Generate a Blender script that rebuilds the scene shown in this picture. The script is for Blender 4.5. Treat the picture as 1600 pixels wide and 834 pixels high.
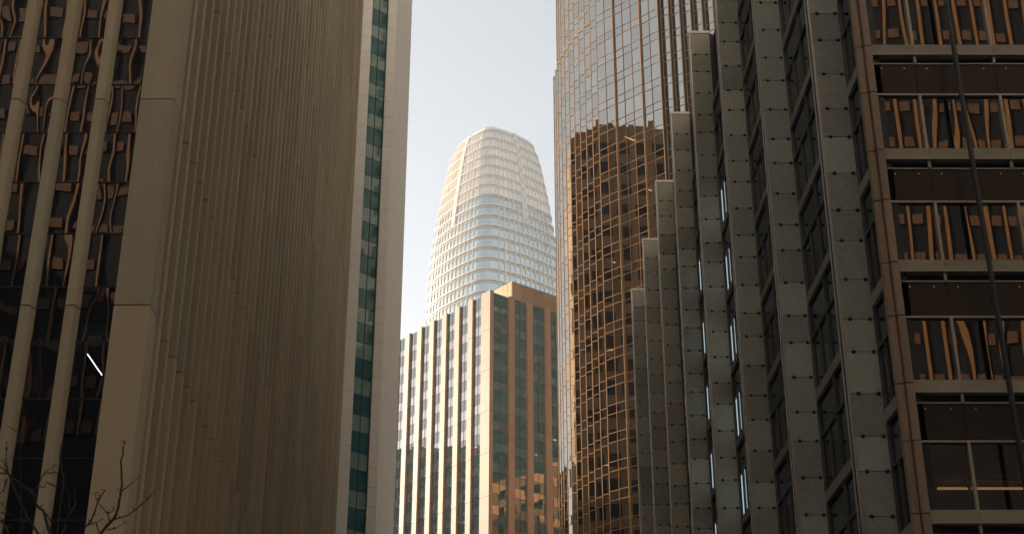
import bpy, math, random
from math import radians as R, sin, cos, tan, pi
from mathutils import Vector
random.seed(7)
S = bpy.context.scene
col = S.collection
for o in list(bpy.data.objects):
    bpy.data.objects.remove(o)

# ------------------------------------------------------------------ camera
PITCH = 25.6
cd = bpy.data.cameras.new('camera')
cd.sensor_width = 36.0
cd.lens = 51.55
cd.clip_end = 6000
cam = bpy.data.objects.new('camera', cd)
cam.location = (0, 0, 1.7)
cam.rotation_euler = (R(90 + PITCH), 0, 0)
col.objects.link(cam)
S.camera = cam

# ------------------------------------------------------------------ sky and sun
SUN_AZ, SUN_EL = -52.0, 20.0          # azimuth from +Y towards +X
w = bpy.data.worlds.new('World')
S.world = w
w.use_nodes = True
nt = w.node_tree
nt.nodes.clear()
sky = nt.nodes.new('ShaderNodeTexSky')
sky.sky_type = 'NISHITA'
sky.sun_disc = False
sky.sun_elevation = R(SUN_EL)
sky.sun_rotation = R(SUN_AZ)
sky.altitude = 20
sky.air_density = 1.0
sky.dust_density = 1.6
sky.ozone_density = 1.0
bg = nt.nodes.new('ShaderNodeBackground')
bg.inputs['Strength'].default_value = 0.100
wo = nt.nodes.new('ShaderNodeOutputWorld')
hs = nt.nodes.new('ShaderNodeHueSaturation')      # pales the sky and shifts its hue
hs.inputs['Hue'].default_value = 0.482
hs.inputs['Saturation'].default_value = 0.40
nt.links.new(sky.outputs[0], hs.inputs['Color'])
nt.links.new(hs.outputs[0], bg.inputs['Color'])
nt.links.new(bg.outputs[0], wo.inputs['Surface'])
sd = bpy.data.lights.new('sun', 'SUN')
sd.energy = 5.0
sd.angle = R(0.5)
sd.color = (1.0, 0.79, 0.57)
sun = bpy.data.objects.new('sun', sd)
sdir = Vector((sin(R(SUN_AZ)) * cos(R(SUN_EL)), cos(R(SUN_AZ)) * cos(R(SUN_EL)), sin(R(SUN_EL))))
sun.rotation_euler = (-sdir).to_track_quat('-Z', 'Y').to_euler()
sun.location = sdir * 600
col.objects.link(sun)

S.view_settings.view_transform = 'Standard'
S.view_settings.look = 'None'
S.view_settings.exposure = 1.2
S.view_settings.gamma = 1.0
S.view_settings.use_curve_mapping = False
S.render.engine = 'CYCLES'
cy = S.cycles
cy.use_denoising = True
cy.max_bounces = 9
cy.diffuse_bounces = 4
cy.glossy_bounces = 4
cy.transmission_bounces = 4
cy.transparent_max_bounces = 8
cy.sample_clamp_indirect = 4.0
cy.caustics_refractive = False

# ------------------------------------------------------------------ helpers
F_PX, CP, SP = 2291.0, cos(R(PITCH)), sin(R(PITCH))


def pix_area(pts):
    """how large a face shows from the street spot the photo was taken at"""
    q = []
    for p in pts:
        x, y, z = p[0], p[1], p[2] - 1.7
        zc = y * CP + z * SP
        if zc < 1:
            return 0.0
        q.append((800 + F_PX * x / zc, 417 - F_PX * (-y * SP + z * CP) / zc))
    cx = sum(a for a, b in q) / len(q)
    cyy = sum(b for a, b in q) / len(q)
    if not (-40 < cx < 1640 and -40 < cyy < 874):
        return 0.0
    A = 0
    for i in range(len(q)):
        x0, y0 = q[i]
        x1, y1 = q[(i + 1) % len(q)]
        A += x0 * y1 - x1 * y0
    return abs(A) / 2


class MB:
    def __init__(s):
        s.v, s.f, s.t = [], [], []

    def face(s, pts, tone=0.5):
        n = len(s.v)
        s.v += [tuple(p) for p in pts]
        s.f.append(tuple(range(n, n + len(pts))))
        s.t.append(tone)

    def prism(s, poly, z0, z1, tone=0.5, cap=True, bot=True):
        """poly counter-clockwise plan points"""
        n = len(s.v)
        k = len(poly)
        s.v += [(p[0], p[1], z0) for p in poly] + [(p[0], p[1], z1) for p in poly]
        for i in range(k):
            j = (i + 1) % k
            s.f.append((n + i, n + j, n + k + j, n + k + i))
            s.t.append(tone)
        if cap:
            s.f.append(tuple(n + k + i for i in range(k)))
            s.t.append(tone)
        if bot:
            s.f.append(tuple(n + k - 1 - i for i in range(k)))
            s.t.append(tone)

    def box(s, x0, x1, y0, y1, z0, z1, tone=0.5):
        s.prism([(x0, y0), (x1, y0), (x1, y1), (x0, y1)], z0, z1, tone)

    def fbox(s, F, a0, a1, o0, o1, z0, z1, tone=0.5):
        """box in a facade frame F: a along the wall, o outwards"""
        P = [F.p(a0, o0), F.p(a1, o0), F.p(a1, o1), F.p(a0, o1)]
        if F.flip:
            P = P[::-1]
        s.prism(P, z0, z1, tone)

    def fquad(s, F, a0, a1, o, z0, z1, tone=0.5):
        p, q = F.p(a0, o), F.p(a1, o)
        pts = [(p[0], p[1], z0), (q[0], q[1], z0), (q[0], q[1], z1), (p[0], p[1], z1)]
        if not F.flip:
            pts = pts[::-1]
        s.face(pts, tone)

    def tube(s, pts, rad, seg=6, tone=0.5):
        n0 = len(s.v)
        rings = []
        for i, p in enumerate(pts):
            p = Vector(p)
            a = Vector(pts[max(i - 1, 0)])
            b = Vector(pts[min(i + 1, len(pts) - 1)])
            d = (b - a).normalized()
            u = d.cross(Vector((0.13, 0.31, 0.94)))
            if u.length < 1e-3:
                u = d.cross(Vector((1, 0, 0)))
            u.normalize()
            vv = d.cross(u)
            r = rad[i] if isinstance(rad, (list, tuple)) else rad
            rings.append(len(s.v))
            for k in range(seg):
                q = p + (u * cos(2 * pi * k / seg) + vv * sin(2 * pi * k / seg)) * r
                s.v.append(tuple(q))
        for i in range(len(pts) - 1):
            for k in range(seg):
                a, b = rings[i] + k, rings[i] + (k + 1) % seg
                c, d = rings[i + 1] + (k + 1) % seg, rings[i + 1] + k
                s.f.append((a, b, c, d))
                s.t.append(tone)
        s.f.append(tuple(rings[0] + k for k in range(seg))[::-1])
        s.f.append(tuple(rings[-1] + k for k in range(seg)))
        s.t += [tone, tone]

    def build(s, name, mat, parent=None, kind=None, smooth=False, label=None, origin=None):
        me = bpy.data.meshes.new(name)
        base = Vector(origin) if origin else Vector((0, 0, 0))
        o = bpy.data.objects.new(name, me)
        if parent is not None:
            wp = parent.get('_w')
            wp = Vector(wp) if wp is not None else Vector((0, 0, 0))
            o.parent = parent
        else:
            wp = Vector((0, 0, 0))
        org = base if origin else wp
        me.from_pydata([tuple(Vector(v) - org) for v in s.v], [], s.f)
        o.location = org - wp
        o['_w'] = tuple(org)
        at = me.attributes.new('tone', 'FLOAT', 'FACE')
        at.data.foreach_set('value', s.t)
        me.materials.append(mat)
        if smooth:
            me.polygons.foreach_set('use_smooth', [True] * len(me.polygons))
        me.update()
        if kind:
            o['kind'] = kind
        if label:
            o['label'] = label
        col.objects.link(o)
        return o


class Frame:
    """vertical wall frame: origin, direction along (unit), outward normal"""
    def __init__(s, origin, az, out_right):
        s.o = origin
        s.d = (sin(R(az)), cos(R(az)))
        # right-hand normal of the direction when seen from above
        s.n = (s.d[1], -s.d[0]) if out_right else (-s.d[1], s.d[0])
        s.flip = not (s.d[0] * s.n[1] - s.d[1] * s.n[0] > 0)

    def p(s, a, o=0.0):
        return (s.o[0] + s.d[0] * a + s.n[0] * o, s.o[1] + s.d[1] * a + s.n[1] * o)


def thing(name, loc, label, cat, group=None):
    o = bpy.data.objects.new(name, None)
    o.empty_display_size = 1.0
    o.location = loc
    o['_w'] = tuple(loc)
    o['label'] = label
    o['category'] = cat
    if group:
        o['group'] = group
    col.objects.link(o)
    return o


def copy_part(src, parent, shift):
    """a linked-mesh copy of one part (and its sub-parts), moved by shift"""
    c = src.copy()
    col.objects.link(c)
    c.parent = parent
    c.location = Vector(src.location) + Vector(shift)
    return c


def panes(name, quads, mat, parent, most=100):
    """the panes that show largest become parts of their own, the rest one part"""
    sc = sorted(quads, key=lambda q: -pix_area(q[0]))
    top, rest = sc[:most], sc[most:]
    top = [q for q in top if pix_area(q[0]) > 4] 
    rest = sc[len(top):]
    for pts, tone in top:
        m = MB()
        m.face(pts, tone)
        m.build(name, mat, parent)
    if rest:
        m = MB()
        for pts, tone in rest:
            m.face(pts, tone)
        m.build(name, mat, parent, kind='stuff')


def pieces(name, items, mat, parent, most=100, **kw):
    """like panes(), for solid pieces: each item is an MB of its own"""
    def size(mb):
        return max(pix_area([mb.v[i] for i in f]) for f in mb.f)
    sc = sorted(((size(mb), i, mb) for i, mb in enumerate(items)), key=lambda t: -t[0])
    top = [t[2] for t in sc[:most] if t[0] > 1.5]
    rest = [t[2] for t in sc[len(top):]]
    for mb in top:
        mb.build(name, mat, parent, **kw)
    if rest:
        m = MB()
        for mb in rest:
            n = len(m.v)
            m.v += mb.v
            m.f += [tuple(i + n for i in f) for f in mb.f]
            m.t += mb.t
        m.build(name, mat, parent, kind='stuff')


def one(fn, *a, **k):
    mb = MB()
    getattr(mb, fn)(*a, **k)
    return mb


# ------------------------------------------------------------------ materials
def new_mat(name):
    m = bpy.data.materials.new(name)
    m.use_nodes = True
    m.node_tree.nodes.clear()
    return m, m.node_tree


def N(nt, typ, **kw):
    n = nt.nodes.new(typ)
    for k, v in kw.items():
        if k in n.inputs.keys():
            n.inputs[k].default_value = v
        else:
            setattr(n, k, v)
    return n


def math_node(nt, op, a=None, b=None):
    n = nt.nodes.new('ShaderNodeMath')
    n.operation = op
    for i, x in enumerate((a, b)):
        if x is None:
            continue
        if isinstance(x, (int, float)):
            n.inputs[i].default_value = x
        else:
            nt.links.new(x, n.inputs[i])
    return n.outputs[0]


def ramp(nt, fac, stops):
    n = nt.nodes.new('ShaderNodeValToRGB')
    e = n.color_ramp.elements
    while len(e) > 1:
        e.remove(e[-1])
    e[0].position = stops[0][0]
    e[0].color = (*stops[0][1], 1)
    for p, c in stops[1:]:
        x = e.new(p)
        x.color = (*c, 1)
    nt.links.new(fac, n.inputs[0])
    return n.outputs[0]


def stone(name, colr, var=0.18, fine=18.0, blotch=0.6, rough=0.75, tone_amt=0.5, vein=0.0, streak=0.25,
          spec=0.3, bump=0.02, metal=0.0, col2=None):
    m, nt = new_mat(name)
    out = N(nt, 'ShaderNodeOutputMaterial')
    bs = N(nt, 'ShaderNodeBsdfPrincipled')
    bs.inputs['Roughness'].default_value = rough
    bs.inputs['Specular IOR Level'].default_value = spec
    bs.inputs['Metallic'].default_value = metal
    geo = N(nt, 'ShaderNodeNewGeometry')
    n1 = N(nt, 'ShaderNodeTexNoise', Scale=fine, Detail=4.0)
    n2 = N(nt, 'ShaderNodeTexNoise', Scale=blotch, Detail=5.0)
    mp = N(nt, 'ShaderNodeMapping')
    mp.inputs['Scale'].default_value = (2.2, 2.2, 0.12)
    n3 = N(nt, 'ShaderNodeTexNoise', Scale=1.0, Detail=4.0)
    nt.links.new(geo.outputs['Position'], n1.inputs['Vector'])
    nt.links.new(geo.outputs['Position'], n2.inputs['Vector'])
    nt.links.new(geo.outputs['Position'], mp.inputs['Vector'])
    nt.links.new(mp.outputs[0], n3.inputs['Vector'])
    at = N(nt, 'ShaderNodeAttribute')
    at.attribute_name = 'tone'
    f = math_node(nt, 'MULTIPLY', math_node(nt, 'SUBTRACT', n1.outputs[0], 0.5), var * 2.2)
    g = math_node(nt, 'MULTIPLY', math_node(nt, 'SUBTRACT', n2.outputs[0], 0.5), var * 2.0)
    h = math_node(nt, 'MULTIPLY', math_node(nt, 'SUBTRACT', n3.outputs[0], 0.5), streak)
    t = math_node(nt, 'MULTIPLY', math_node(nt, 'SUBTRACT', at.outputs['Fac'], 0.5), tone_amt)
    k = math_node(nt, 'ADD', math_node(nt, 'ADD', f, g), math_node(nt, 'ADD', h, t))
    if vein:
        n4 = N(nt, 'ShaderNodeTexNoise', Scale=0.9, Detail=6.0, Distortion=2.6)
        ad = N(nt, 'ShaderNodeVectorMath', operation='ADD')
        cx = N(nt, 'ShaderNodeCombineXYZ')
        tt = math_node(nt, 'MULTIPLY', at.outputs['Fac'], 53.0)
        for i in range(3):
            nt.links.new(tt, cx.inputs[i])
        nt.links.new(geo.outputs['Position'], ad.inputs[0])
        nt.links.new(cx.outputs[0], ad.inputs[1])
        nt.links.new(ad.outputs[0], n4.inputs['Vector'])
        v = math_node(nt, 'ABSOLUTE', math_node(nt, 'SUBTRACT', n4.outputs[0], 0.5))
        v = math_node(nt, 'SUBTRACT', 1.0, math_node(nt, 'MULTIPLY', v, 14.0))
        v = math_node(nt, 'MAXIMUM', v, 0.0)
        k = math_node(nt, 'SUBTRACT', k, math_node(nt, 'MULTIPLY', v, vein))
    k = math_node(nt, 'MAXIMUM', math_node(nt, 'ADD', k, 1.0), 0.15)
    mx = N(nt, 'ShaderNodeVectorMath', operation='SCALE')
    mx.inputs[0].default_value = colr
    if col2:
        mc = N(nt, 'ShaderNodeMix', data_type='RGBA')
        mc.inputs[6].default_value = (*colr, 1)
        mc.inputs[7].default_value = (*col2, 1)
        wn = N(nt, 'ShaderNodeTexWhiteNoise', noise_dimensions='1D')
        nt.links.new(at.outputs['Fac'], wn.inputs['W'])
        nt.links.new(math_node(nt, 'MULTIPLY', math_node(nt, 'ADD', wn.outputs[0], n2.outputs[0]), 0.5), mc.inputs[0])
        nt.links.new(mc.outputs[2], mx.inputs[0])
    nt.links.new(k, mx.inputs['Scale'])
    nt.links.new(mx.outputs[0], bs.inputs['Base Color'])
    if bump:
        bp = N(nt, 'ShaderNodeBump', Strength=0.4, Distance=bump)
        nt.links.new(n1.outputs[0], bp.inputs['Height'])
        nt.links.new(bp.outputs[0], bs.inputs['Normal'])
    nt.links.new(bs.outputs[0], out.inputs['Surface'])
    return m


def plain(name, colr, rough=0.6, metal=0.0, spec=0.4):
    m, nt = new_mat(name)
    out = N(nt, 'ShaderNodeOutputMaterial')
    bs = N(nt, 'ShaderNodeBsdfPrincipled')
    geo = N(nt, 'ShaderNodeNewGeometry')
    n1 = N(nt, 'ShaderNodeTexNoise', Scale=3.0, Detail=5.0)
    nt.links.new(geo.outputs['Position'], n1.inputs['Vector'])
    k = math_node(nt, 'ADD', math_node(nt, 'MULTIPLY', n1.outputs[0], 0.4), 0.8)
    mx = N(nt, 'ShaderNodeVectorMath', operation='SCALE')
    mx.inputs[0].default_value = colr
    nt.links.new(k, mx.inputs['Scale'])
    nt.links.new(mx.outputs[0], bs.inputs['Base Color'])
    bs.inputs['Roughness'].default_value = rough
    bs.inputs['Metallic'].default_value = metal
    bs.inputs['Specular IOR Level'].default_value = spec
    nt.links.new(bs.outputs[0], out.inputs['Surface'])
    return m


def glass(name, refl_col, refl, see_col, solid=0.0, solid_col=(0, 0, 0), rough=0.0, wave=0.0, wscale=0.5,
          tone_amt=0.0, stretch=(1, 1, 0.5), random_off=True, fres=0.0):
    """coated window glass: a mirror layer over tinted see-through glass (solid = opaque spandrel share)"""
    m, nt = new_mat(name)
    out = N(nt, 'ShaderNodeOutputMaterial')
    gl = N(nt, 'ShaderNodeBsdfGlossy', Roughness=rough)
    at = N(nt, 'ShaderNodeAttribute')
    at.attribute_name = 'tone'
    k = math_node(nt, 'ADD', math_node(nt, 'MULTIPLY', math_node(nt, 'SUBTRACT', at.outputs['Fac'], 0.5), tone_amt), 1.0)
    mx = N(nt, 'ShaderNodeVectorMath', operation='SCALE')
    mx.inputs[0].default_value = refl_col
    nt.links.new(k, mx.inputs['Scale'])
    nt.links.new(mx.outputs[0], gl.inputs['Color'])
    tr = N(nt, 'ShaderNodeBsdfTransparent')
    tr.inputs['Color'].default_value = (*see_col, 1)
    df = N(nt, 'ShaderNodeBsdfDiffuse')
    df.inputs['Color'].default_value = (*solid_col, 1)
    m1 = N(nt, 'ShaderNodeMixShader')
    m1.inputs[0].default_value = solid
    nt.links.new(tr.outputs[0], m1.inputs[1])
    nt.links.new(df.outputs[0], m1.inputs[2])
    m2 = N(nt, 'ShaderNodeMixShader')
    m2.inputs[0].default_value = refl
    if fres:
        lw = N(nt, 'ShaderNodeLayerWeight', Blend=0.35)
        ff = math_node(nt, 'ADD', refl, math_node(nt, 'MULTIPLY', lw.outputs['Facing'], fres))
        nt.links.new(math_node(nt, 'MINIMUM', ff, 0.97), m2.inputs[0])
    nt.links.new(m1.outputs[0], m2.inputs[1])
    nt.links.new(gl.outputs[0], m2.inputs[2])
    if wave:
        geo = N(nt, 'ShaderNodeNewGeometry')
        mp = N(nt, 'ShaderNodeMapping')
        mp.inputs['Scale'].default_value = stretch
        nt.links.new(geo.outputs['Position'], mp.inputs['Vector'])
        ns = N(nt, 'ShaderNodeTexNoise', Scale=wscale, Detail=1.0, Roughness=0.35)
        if random_off:
            cx = N(nt, 'ShaderNodeCombineXYZ')
            tt = math_node(nt, 'MULTIPLY', at.outputs['Fac'], 871.0)
            for i in range(3):
                nt.links.new(tt, cx.inputs[i])
            ad = N(nt, 'ShaderNodeVectorMath', operation='ADD')
            nt.links.new(mp.outputs[0], ad.inputs[0])
            nt.links.new(cx.outputs[0], ad.inputs[1])
            nt.links.new(ad.outputs[0], ns.inputs['Vector'])
        else:
            nt.links.new(mp.outputs[0], ns.inputs['Vector'])
        bp = N(nt, 'ShaderNodeBump', Strength=1.0, Distance=wave)
        wv = N(nt, 'ShaderNodeTexWhiteNoise', noise_dimensions='1D')
        nt.links.new(at.outputs['Fac'], wv.inputs['W'])
        nt.links.new(math_node(nt, 'MULTIPLY', math_node(nt, 'ADD', math_node(nt, 'MULTIPLY', math_node(nt, 'POWER', wv.outputs[0], 2.0), 1.8), 0.35), wave), bp.inputs['Distance'])
        nt.links.new(ns.outputs[0], bp.inputs['Height'])
        nt.links.new(bp.outputs[0], gl.inputs['Normal'])
    nt.links.new(m2.outputs[0], out.inputs['Surface'])
    return m


def emit(name, colr, strength):
    m, nt = new_mat(name)
    out = N(nt, 'ShaderNodeOutputMaterial')
    e = N(nt, 'ShaderNodeEmission', Strength=strength)
    e.inputs['Color'].default_value = (*colr, 1)
    nt.links.new(e.outputs[0], out.inputs['Surface'])
    return m


M = dict(
    tan=stone('tan_precast', (0.50, 0.385, 0.245), col2=(0.40, 0.375, 0.28), var=0.12, fine=9, rough=0.8, streak=0.22, tone_amt=0.7),
    joint=plain('dark_joint', (0.02, 0.02, 0.022), rough=0.9),
    a_glass=glass('bronze_window_glass', (0.9, 0.85, 0.8), 0.24, (0.10, 0.13, 0.15), wave=0.008, wscale=0.75),
    room=plain('dark_room', (0.035, 0.035, 0.04), rough=0.9),
    white=stone('white_cladding', (0.78, 0.72, 0.62), var=0.05, fine=5, rough=0.6, streak=0.10, tone_amt=0.12),
    c_vis=glass('green_vision_glass', (0.75, 0.9, 0.86), 0.08, (0.25, 0.42, 0.40), solid=0.9, solid_col=(0.15, 0.225, 0.195), wave=0.004, wscale=0.5),
    c_spa=glass('teal_spandrel_glass', (0.6, 0.85, 0.85), 0.07, (0, 0, 0), solid=1.0, solid_col=(0.010, 0.066, 0.070), rough=0.05),
    gold_glass=glass('gold_mirror_glass', (0.85, 0.83, 0.76), 0.48, (0.12, 0.10, 0.07), wave=0.006, wscale=0.6, tone_amt=0.16),
    gold_bar=stone('gold_mullion', (0.66, 0.41, 0.19), var=0.08, fine=3, rough=0.5, metal=0.2, streak=0.1, bump=0),
    d_stone=stone('bronze_granite', (0.39, 0.25, 0.16), var=0.14, fine=3, blotch=0.25, rough=0.46, streak=0.4, spec=0.5, bump=0),
    d_vis=glass('grey_vision_glass', (0.92, 0.85, 0.82), 0.38, (0.10, 0.13, 0.13), solid=0.6, solid_col=(0.075, 0.145, 0.13), wave=0.004, wscale=0.35, tone_amt=0.15, fres=0.15),
    d_spa=glass('grey_spandrel_glass', (0.82, 0.81, 0.80), 0.20, (0, 0, 0), solid=1.0, solid_col=(0.012, 0.095, 0.09), wave=0.004, wscale=0.35, tone_amt=0.12, fres=0.11),
    d_bronze=stone('bronze_panel', (0.42, 0.27, 0.14), var=0.10, fine=1, blotch=0.12, rough=0.35, metal=0.5, streak=0.4, bump=0),
    t_glass=glass('pale_blue_glass', (0.75, 0.90, 0.93), 0.62, (0, 0, 0), solid=1.0, solid_col=(0.16, 0.25, 0.27), wave=0.01, wscale=0.3, tone_amt=0.2),
    t_metal=stone('white_metal', (0.78, 0.72, 0.645), var=0.03, fine=1, rough=0.45, streak=0.05, bump=0),
    t_crown=stone('perforated_metal', (0.86, 0.84, 0.79), var=0.04, fine=2, rough=0.45, streak=0.06, bump=0, tone_amt=0.25),
    e_stone=stone('grey_veined_stone', (0.45, 0.435, 0.37), col2=(0.36, 0.385, 0.345), var=0.08, fine=7, blotch=0.9, rough=0.55, vein=0.10, tone_amt=0.5, streak=0.15),
    e_metal=plain('warm_grey_metal', (0.36, 0.30, 0.24), rough=0.45, metal=0.3),
    e_smet=plain('dark_side_metal', (0.12, 0.11, 0.10), rough=0.4, metal=0.3),  # darker copy of the mullion metal, used on the side wall
    e_beam=stone('grey_spandrel_stone', (0.31, 0.275, 0.22), var=0.12, fine=14, rough=0.7, streak=0.08),
    e_dark=plain('dark_metal', (0.02, 0.022, 0.025), rough=0.45, metal=0.2),
    e_edge=plain('bright_trim', (0.45, 0.43, 0.40), rough=0.35, metal=0.6),
    e_col=stone('brown_column_cover', (0.27, 0.185, 0.13), var=0.10, fine=4, rough=0.5, streak=0.2, bump=0),
    e_glass=glass('dark_wavy_glass', (0.95, 0.87, 0.78), 0.30, (0.34, 0.31, 0.28), wave=0.009, wscale=0.42),
    e_sglass=glass('dark_side_glass', (0.8, 0.88, 0.9), 0.10, (0.06, 0.09, 0.10), solid=0.4, solid_col=(0.004, 0.009, 0.012), wave=0.006, wscale=0.5, fres=0.4),
    e_panel=glass('dark_spandrel_panel', (0.8, 0.72, 0.62), 0.05, (0, 0, 0), solid=1.0, solid_col=(0.03, 0.025, 0.022), rough=0.22, wave=0.02, wscale=0.5),
    bolt=plain('dark_bolt', (0.05, 0.05, 0.05), rough=0.35, metal=0.7),
    stud=plain('pale_stud', (0.75, 0.68, 0.55), rough=0.3, metal=0.3),
    f_glass=plain('dark_recessed_glass', (0.012, 0.013, 0.016), rough=0.6, spec=0.1),
    f_rib=stone('golden_rib', (0.19, 0.10, 0.042), var=0.1, fine=3, rough=0.6, bump=0),
    f_span=stone('brown_spandrel', (0.085, 0.047, 0.028), var=0.1, fine=3, rough=0.7, bump=0),
    concrete=stone('concrete', (0.34, 0.31, 0.28), var=0.12, fine=4, rough=0.85),
    k_stone=stone('tan_stone', (0.37, 0.235, 0.13), var=0.14, fine=2, rough=0.75, streak=0.4),
    teal_dark=plain('added_tower_teal', (0.012, 0.03, 0.03), rough=0.5),
    sunlit=stone('bounce_limestone', (0.70, 0.635, 0.51), var=0.08, fine=2, rough=0.8),  # pale stone of the blocks added to bounce sunlight
    orange=stone('orange_terracotta', (0.52, 0.29, 0.14), var=0.12, fine=2, rough=0.8),
    bark=stone('bark', (0.045, 0.036, 0.03), var=0.3, fine=30, rough=0.9),
    asphalt=stone('asphalt', (0.05, 0.05, 0.052), var=0.25, fine=20, rough=0.9, streak=0),
    pave=stone('paving', (0.30, 0.29, 0.27), var=0.15, fine=8, rough=0.9, streak=0),
    kerb=stone('kerb_granite', (0.32, 0.31, 0.30), var=0.15, fine=8, rough=0.85, streak=0),
    paint=plain('road_paint', (0.75, 0.75, 0.72), rough=0.7),
    sliver_glow=emit('mirrored_sky_glow', (0.72, 0.92, 1.0), 0.26),  # glow put in place of the sky mirrored between the fins
    amber_sliver=emit('amber_sliver_glow', (1.0, 0.6, 0.3), 0.10),  # amber version of the glowing slivers, no lamp behind it
    lamp=emit('ceiling_lamp', (1.0, 0.76, 0.46), 9.0),
    lamp_w=emit('tube_lamp', (1.0, 0.86, 0.68), 13.0),
    lamp_o=emit('amber_lamp', (1.0, 0.55, 0.20), 0.4),
    ceil=plain('amber_ceiling', (0.30, 0.20, 0.12), rough=0.8),
)

# ------------------------------------------------------------------ ground
m = MB(); m.face([(-2500, -2500, 0), (2500, -2500, 0), (2500, 2500, 0), (-2500, 2500, 0)])
m.build('ground', M['asphalt'], kind='structure')
m = MB(); m.face([(-7.5, -30, .004), (7.5, -30, .004), (7.5, 240, .004), (-7.5, 240, .004)])
m.build('road', M['asphalt'], kind='structure')
m = MB(); m.box(-11.4, -7.7, 8, 136, 0, .13)
m.build('pavement', M['pave'], kind='structure')
m = MB(); m.box(7.7, 11.9, 8, 130, 0, .13)
m.build('pavement', M['pave'], kind='structure')
m = MB(); m.box(-7.7, -7.5, 8, 136, 0, .14)
m.build('kerb', M['kerb'], kind='structure')
m = MB(); m.box(7.5, 7.7, 8, 130, 0, .14)
m.build('kerb', M['kerb'], kind='structure')
m = MB()
for k in range(26):
    m.face([(-.07, 10 + k * 8, .008), (.07, 10 + k * 8, .008), (.07, 13 + k * 8, .008), (-.07, 13 + k * 8, .008)])
for k in range(12):
    x = -6.9 + k * 1.2
    m.face([(x, 4.5, .008), (x + .5, 4.5, .008), (x + .5, 7.5, .008), (x, 7.5, .008)])
m.build('road_markings', M['paint'], kind='structure')

# ------------------------------------------------------------------ A: tan fluted office tower on the left
AX, AY, AH = -11.88, 44.0, 97.0
A = thing('fluted_office_tower', (-30, 75, 0),
          'brown concrete tower at the left edge with closely fluted side wall and dark window strips', 'office tower')
PZ = [29.33 + 7.93 * k for k in range(-4, 9)]        # joints of the precast covers
aSide = Frame((AX, AY), -1.65, True)
aFront = Frame((AX, AY), -90, False)                 # along = to the left


def pilaster_plan(F, a, face, back, depth):
    mid = a + face / 2
    return [F.p(mid - back / 2, -depth), F.p(mid - face / 2, 0), F.p(mid + face / 2, 0), F.p(mid + back / 2, -depth)]


def precast(F, plan_fn, name, mat, tones):
    """one pilaster: covers two storeys tall with open dark joints between"""
    m = MB()
    zs = [0.0] + [z for z in PZ if 0.5 < z < AH - 1] + [AH]
    for i in range(len(zs) - 1):
        P = plan_fn()
        if F.flip:
            P = P[::-1]
        g0 = 0.0 if i == 0 else 0.022
        m.prism(P[::-1], zs[i] + g0, zs[i + 1] - 0.022, tones[i % len(tones)])
    return m.build(name, mat, A)


def ccw(P):
    a = sum(P[i][0] * P[(i + 1) % len(P)][1] - P[(i + 1) % len(P)][0] * P[i][1] for i in range(len(P)))
    return P if a > 0 else P[::-1]


def stacked(name, P, zs, mat, parent, gap=0.022, tone_rng=(0.35, 0.65)):
    m = MB()
    P = ccw(P)
    for i in range(len(zs) - 1):
        g0 = 0.0 if i == 0 else gap
        m.prism(P, zs[i] + g0, zs[i + 1] - gap, random.uniform(*tone_rng))
    return m.build(name, mat, parent)


AZ = [0.0] + [z for z in PZ if 0.5 < z < AH - 1] + [AH]
# corner pier
stacked('corner_pier', [(AX - 1.205, AY), (AX, AY), (AX - .03, AY + 1.05), (AX - .4, AY + 1.05), (AX - .4, AY + .5), (AX - 1.205, AY + .5)], AZ, M['tan'], A)
# front pilasters
front_x = [2.655 + 1.475 * k for k in range(13)]      # centre of each, measured left of the corner
for k, a in enumerate(front_x):
    stacked('pilaster', pilaster_plan(aFront, a - 0.155 + 0.0, 0.30, 0.52, 0.38), AZ, M['tan'], A)
# side flutes
NFL = 46
for k in range(NFL):
    a = 1.05 + 0.20 + 1.485 * k
    if a > 70.5:
        break
    stacked('pilaster', pilaster_plan(aSide, a + 0.30, 0.42, 0.46, 0.66), AZ, M['tan'], A, tone_rng=(0.3, 0.7))
ALEN = 70.6
# glass behind the front pilasters: one pane per half storey in each strip
q = []
edges = [1.205] + [a for a in front_x]
for i in range(len(front_x)):
    a0 = 1.205 if i == 0 else front_x[i - 1] + 0.10 - 0.155
    a1 = front_x[i] - 0.10 - 0.155
    for k in range(0, 48):
        z0 = 0.4 + 1.985 * k
        z1 = z0 + 1.945
        if z1 > AH - 1:
            break
        ti = random.uniform(-.004, .004)
        tj = random.uniform(-.004, .004)
        p, r_ = aFront.p(a0, -.36), aFront.p(a1, -.36)
        q.append(([(r_[0], r_[1] + tj, z0 + ti * 0), (p[0], p[1], z0), (p[0], p[1] + ti, z1), (r_[0], r_[1] + ti + tj, z1)], random.random()))
panes('window_pane', q, M['a_glass'], A, 100)
pieces('transom', [one('box', AX - 21.5, AX - 1.2, AY + .33, AY + .39, .36 + 1.985 * k, .40 + 1.985 * k) for k in range(48)], M['e_dark'], A)
m = MB()
m.fquad(aSide, 1.0, ALEN, -0.66, 0, AH)
m.build('side_glazing', M['e_dark'], A)
m = MB()
m.box(-46, AX - 3.4, AY + 3.2, AY + 69, 0, AH - .5)
m.build('core', M['room'], A)
for k in range(1, 25):
    z = 0.4 + 3.97 * k
    if z < AH - 1:
        one('box', AX - 21.4, AX - .55, AY + .55, AY + 3.19, z + .75, z + 1.15).build('floor_slab', M['room'], A)
m = MB(); m.prism(ccw([(-46, AY + .1), (AX - .05, AY + .1), aSide.p(ALEN, -.05), (-46, AY + ALEN)]), AH + .002, AH + 1.2)
m.build('roof', M['tan'], A)
m = MB(); m.box(-46, AX - 21.5, AY + .05, AY + 3.1, 0, AH)
m.build('wall', M['tan'], A)
m = MB(); m.tube([(-14.04, 45.0, 20.06), (-14.04, 46.85, 20.06)], 0.016, 8)
m.build('tube_light', M['lamp_w'], A)

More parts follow.
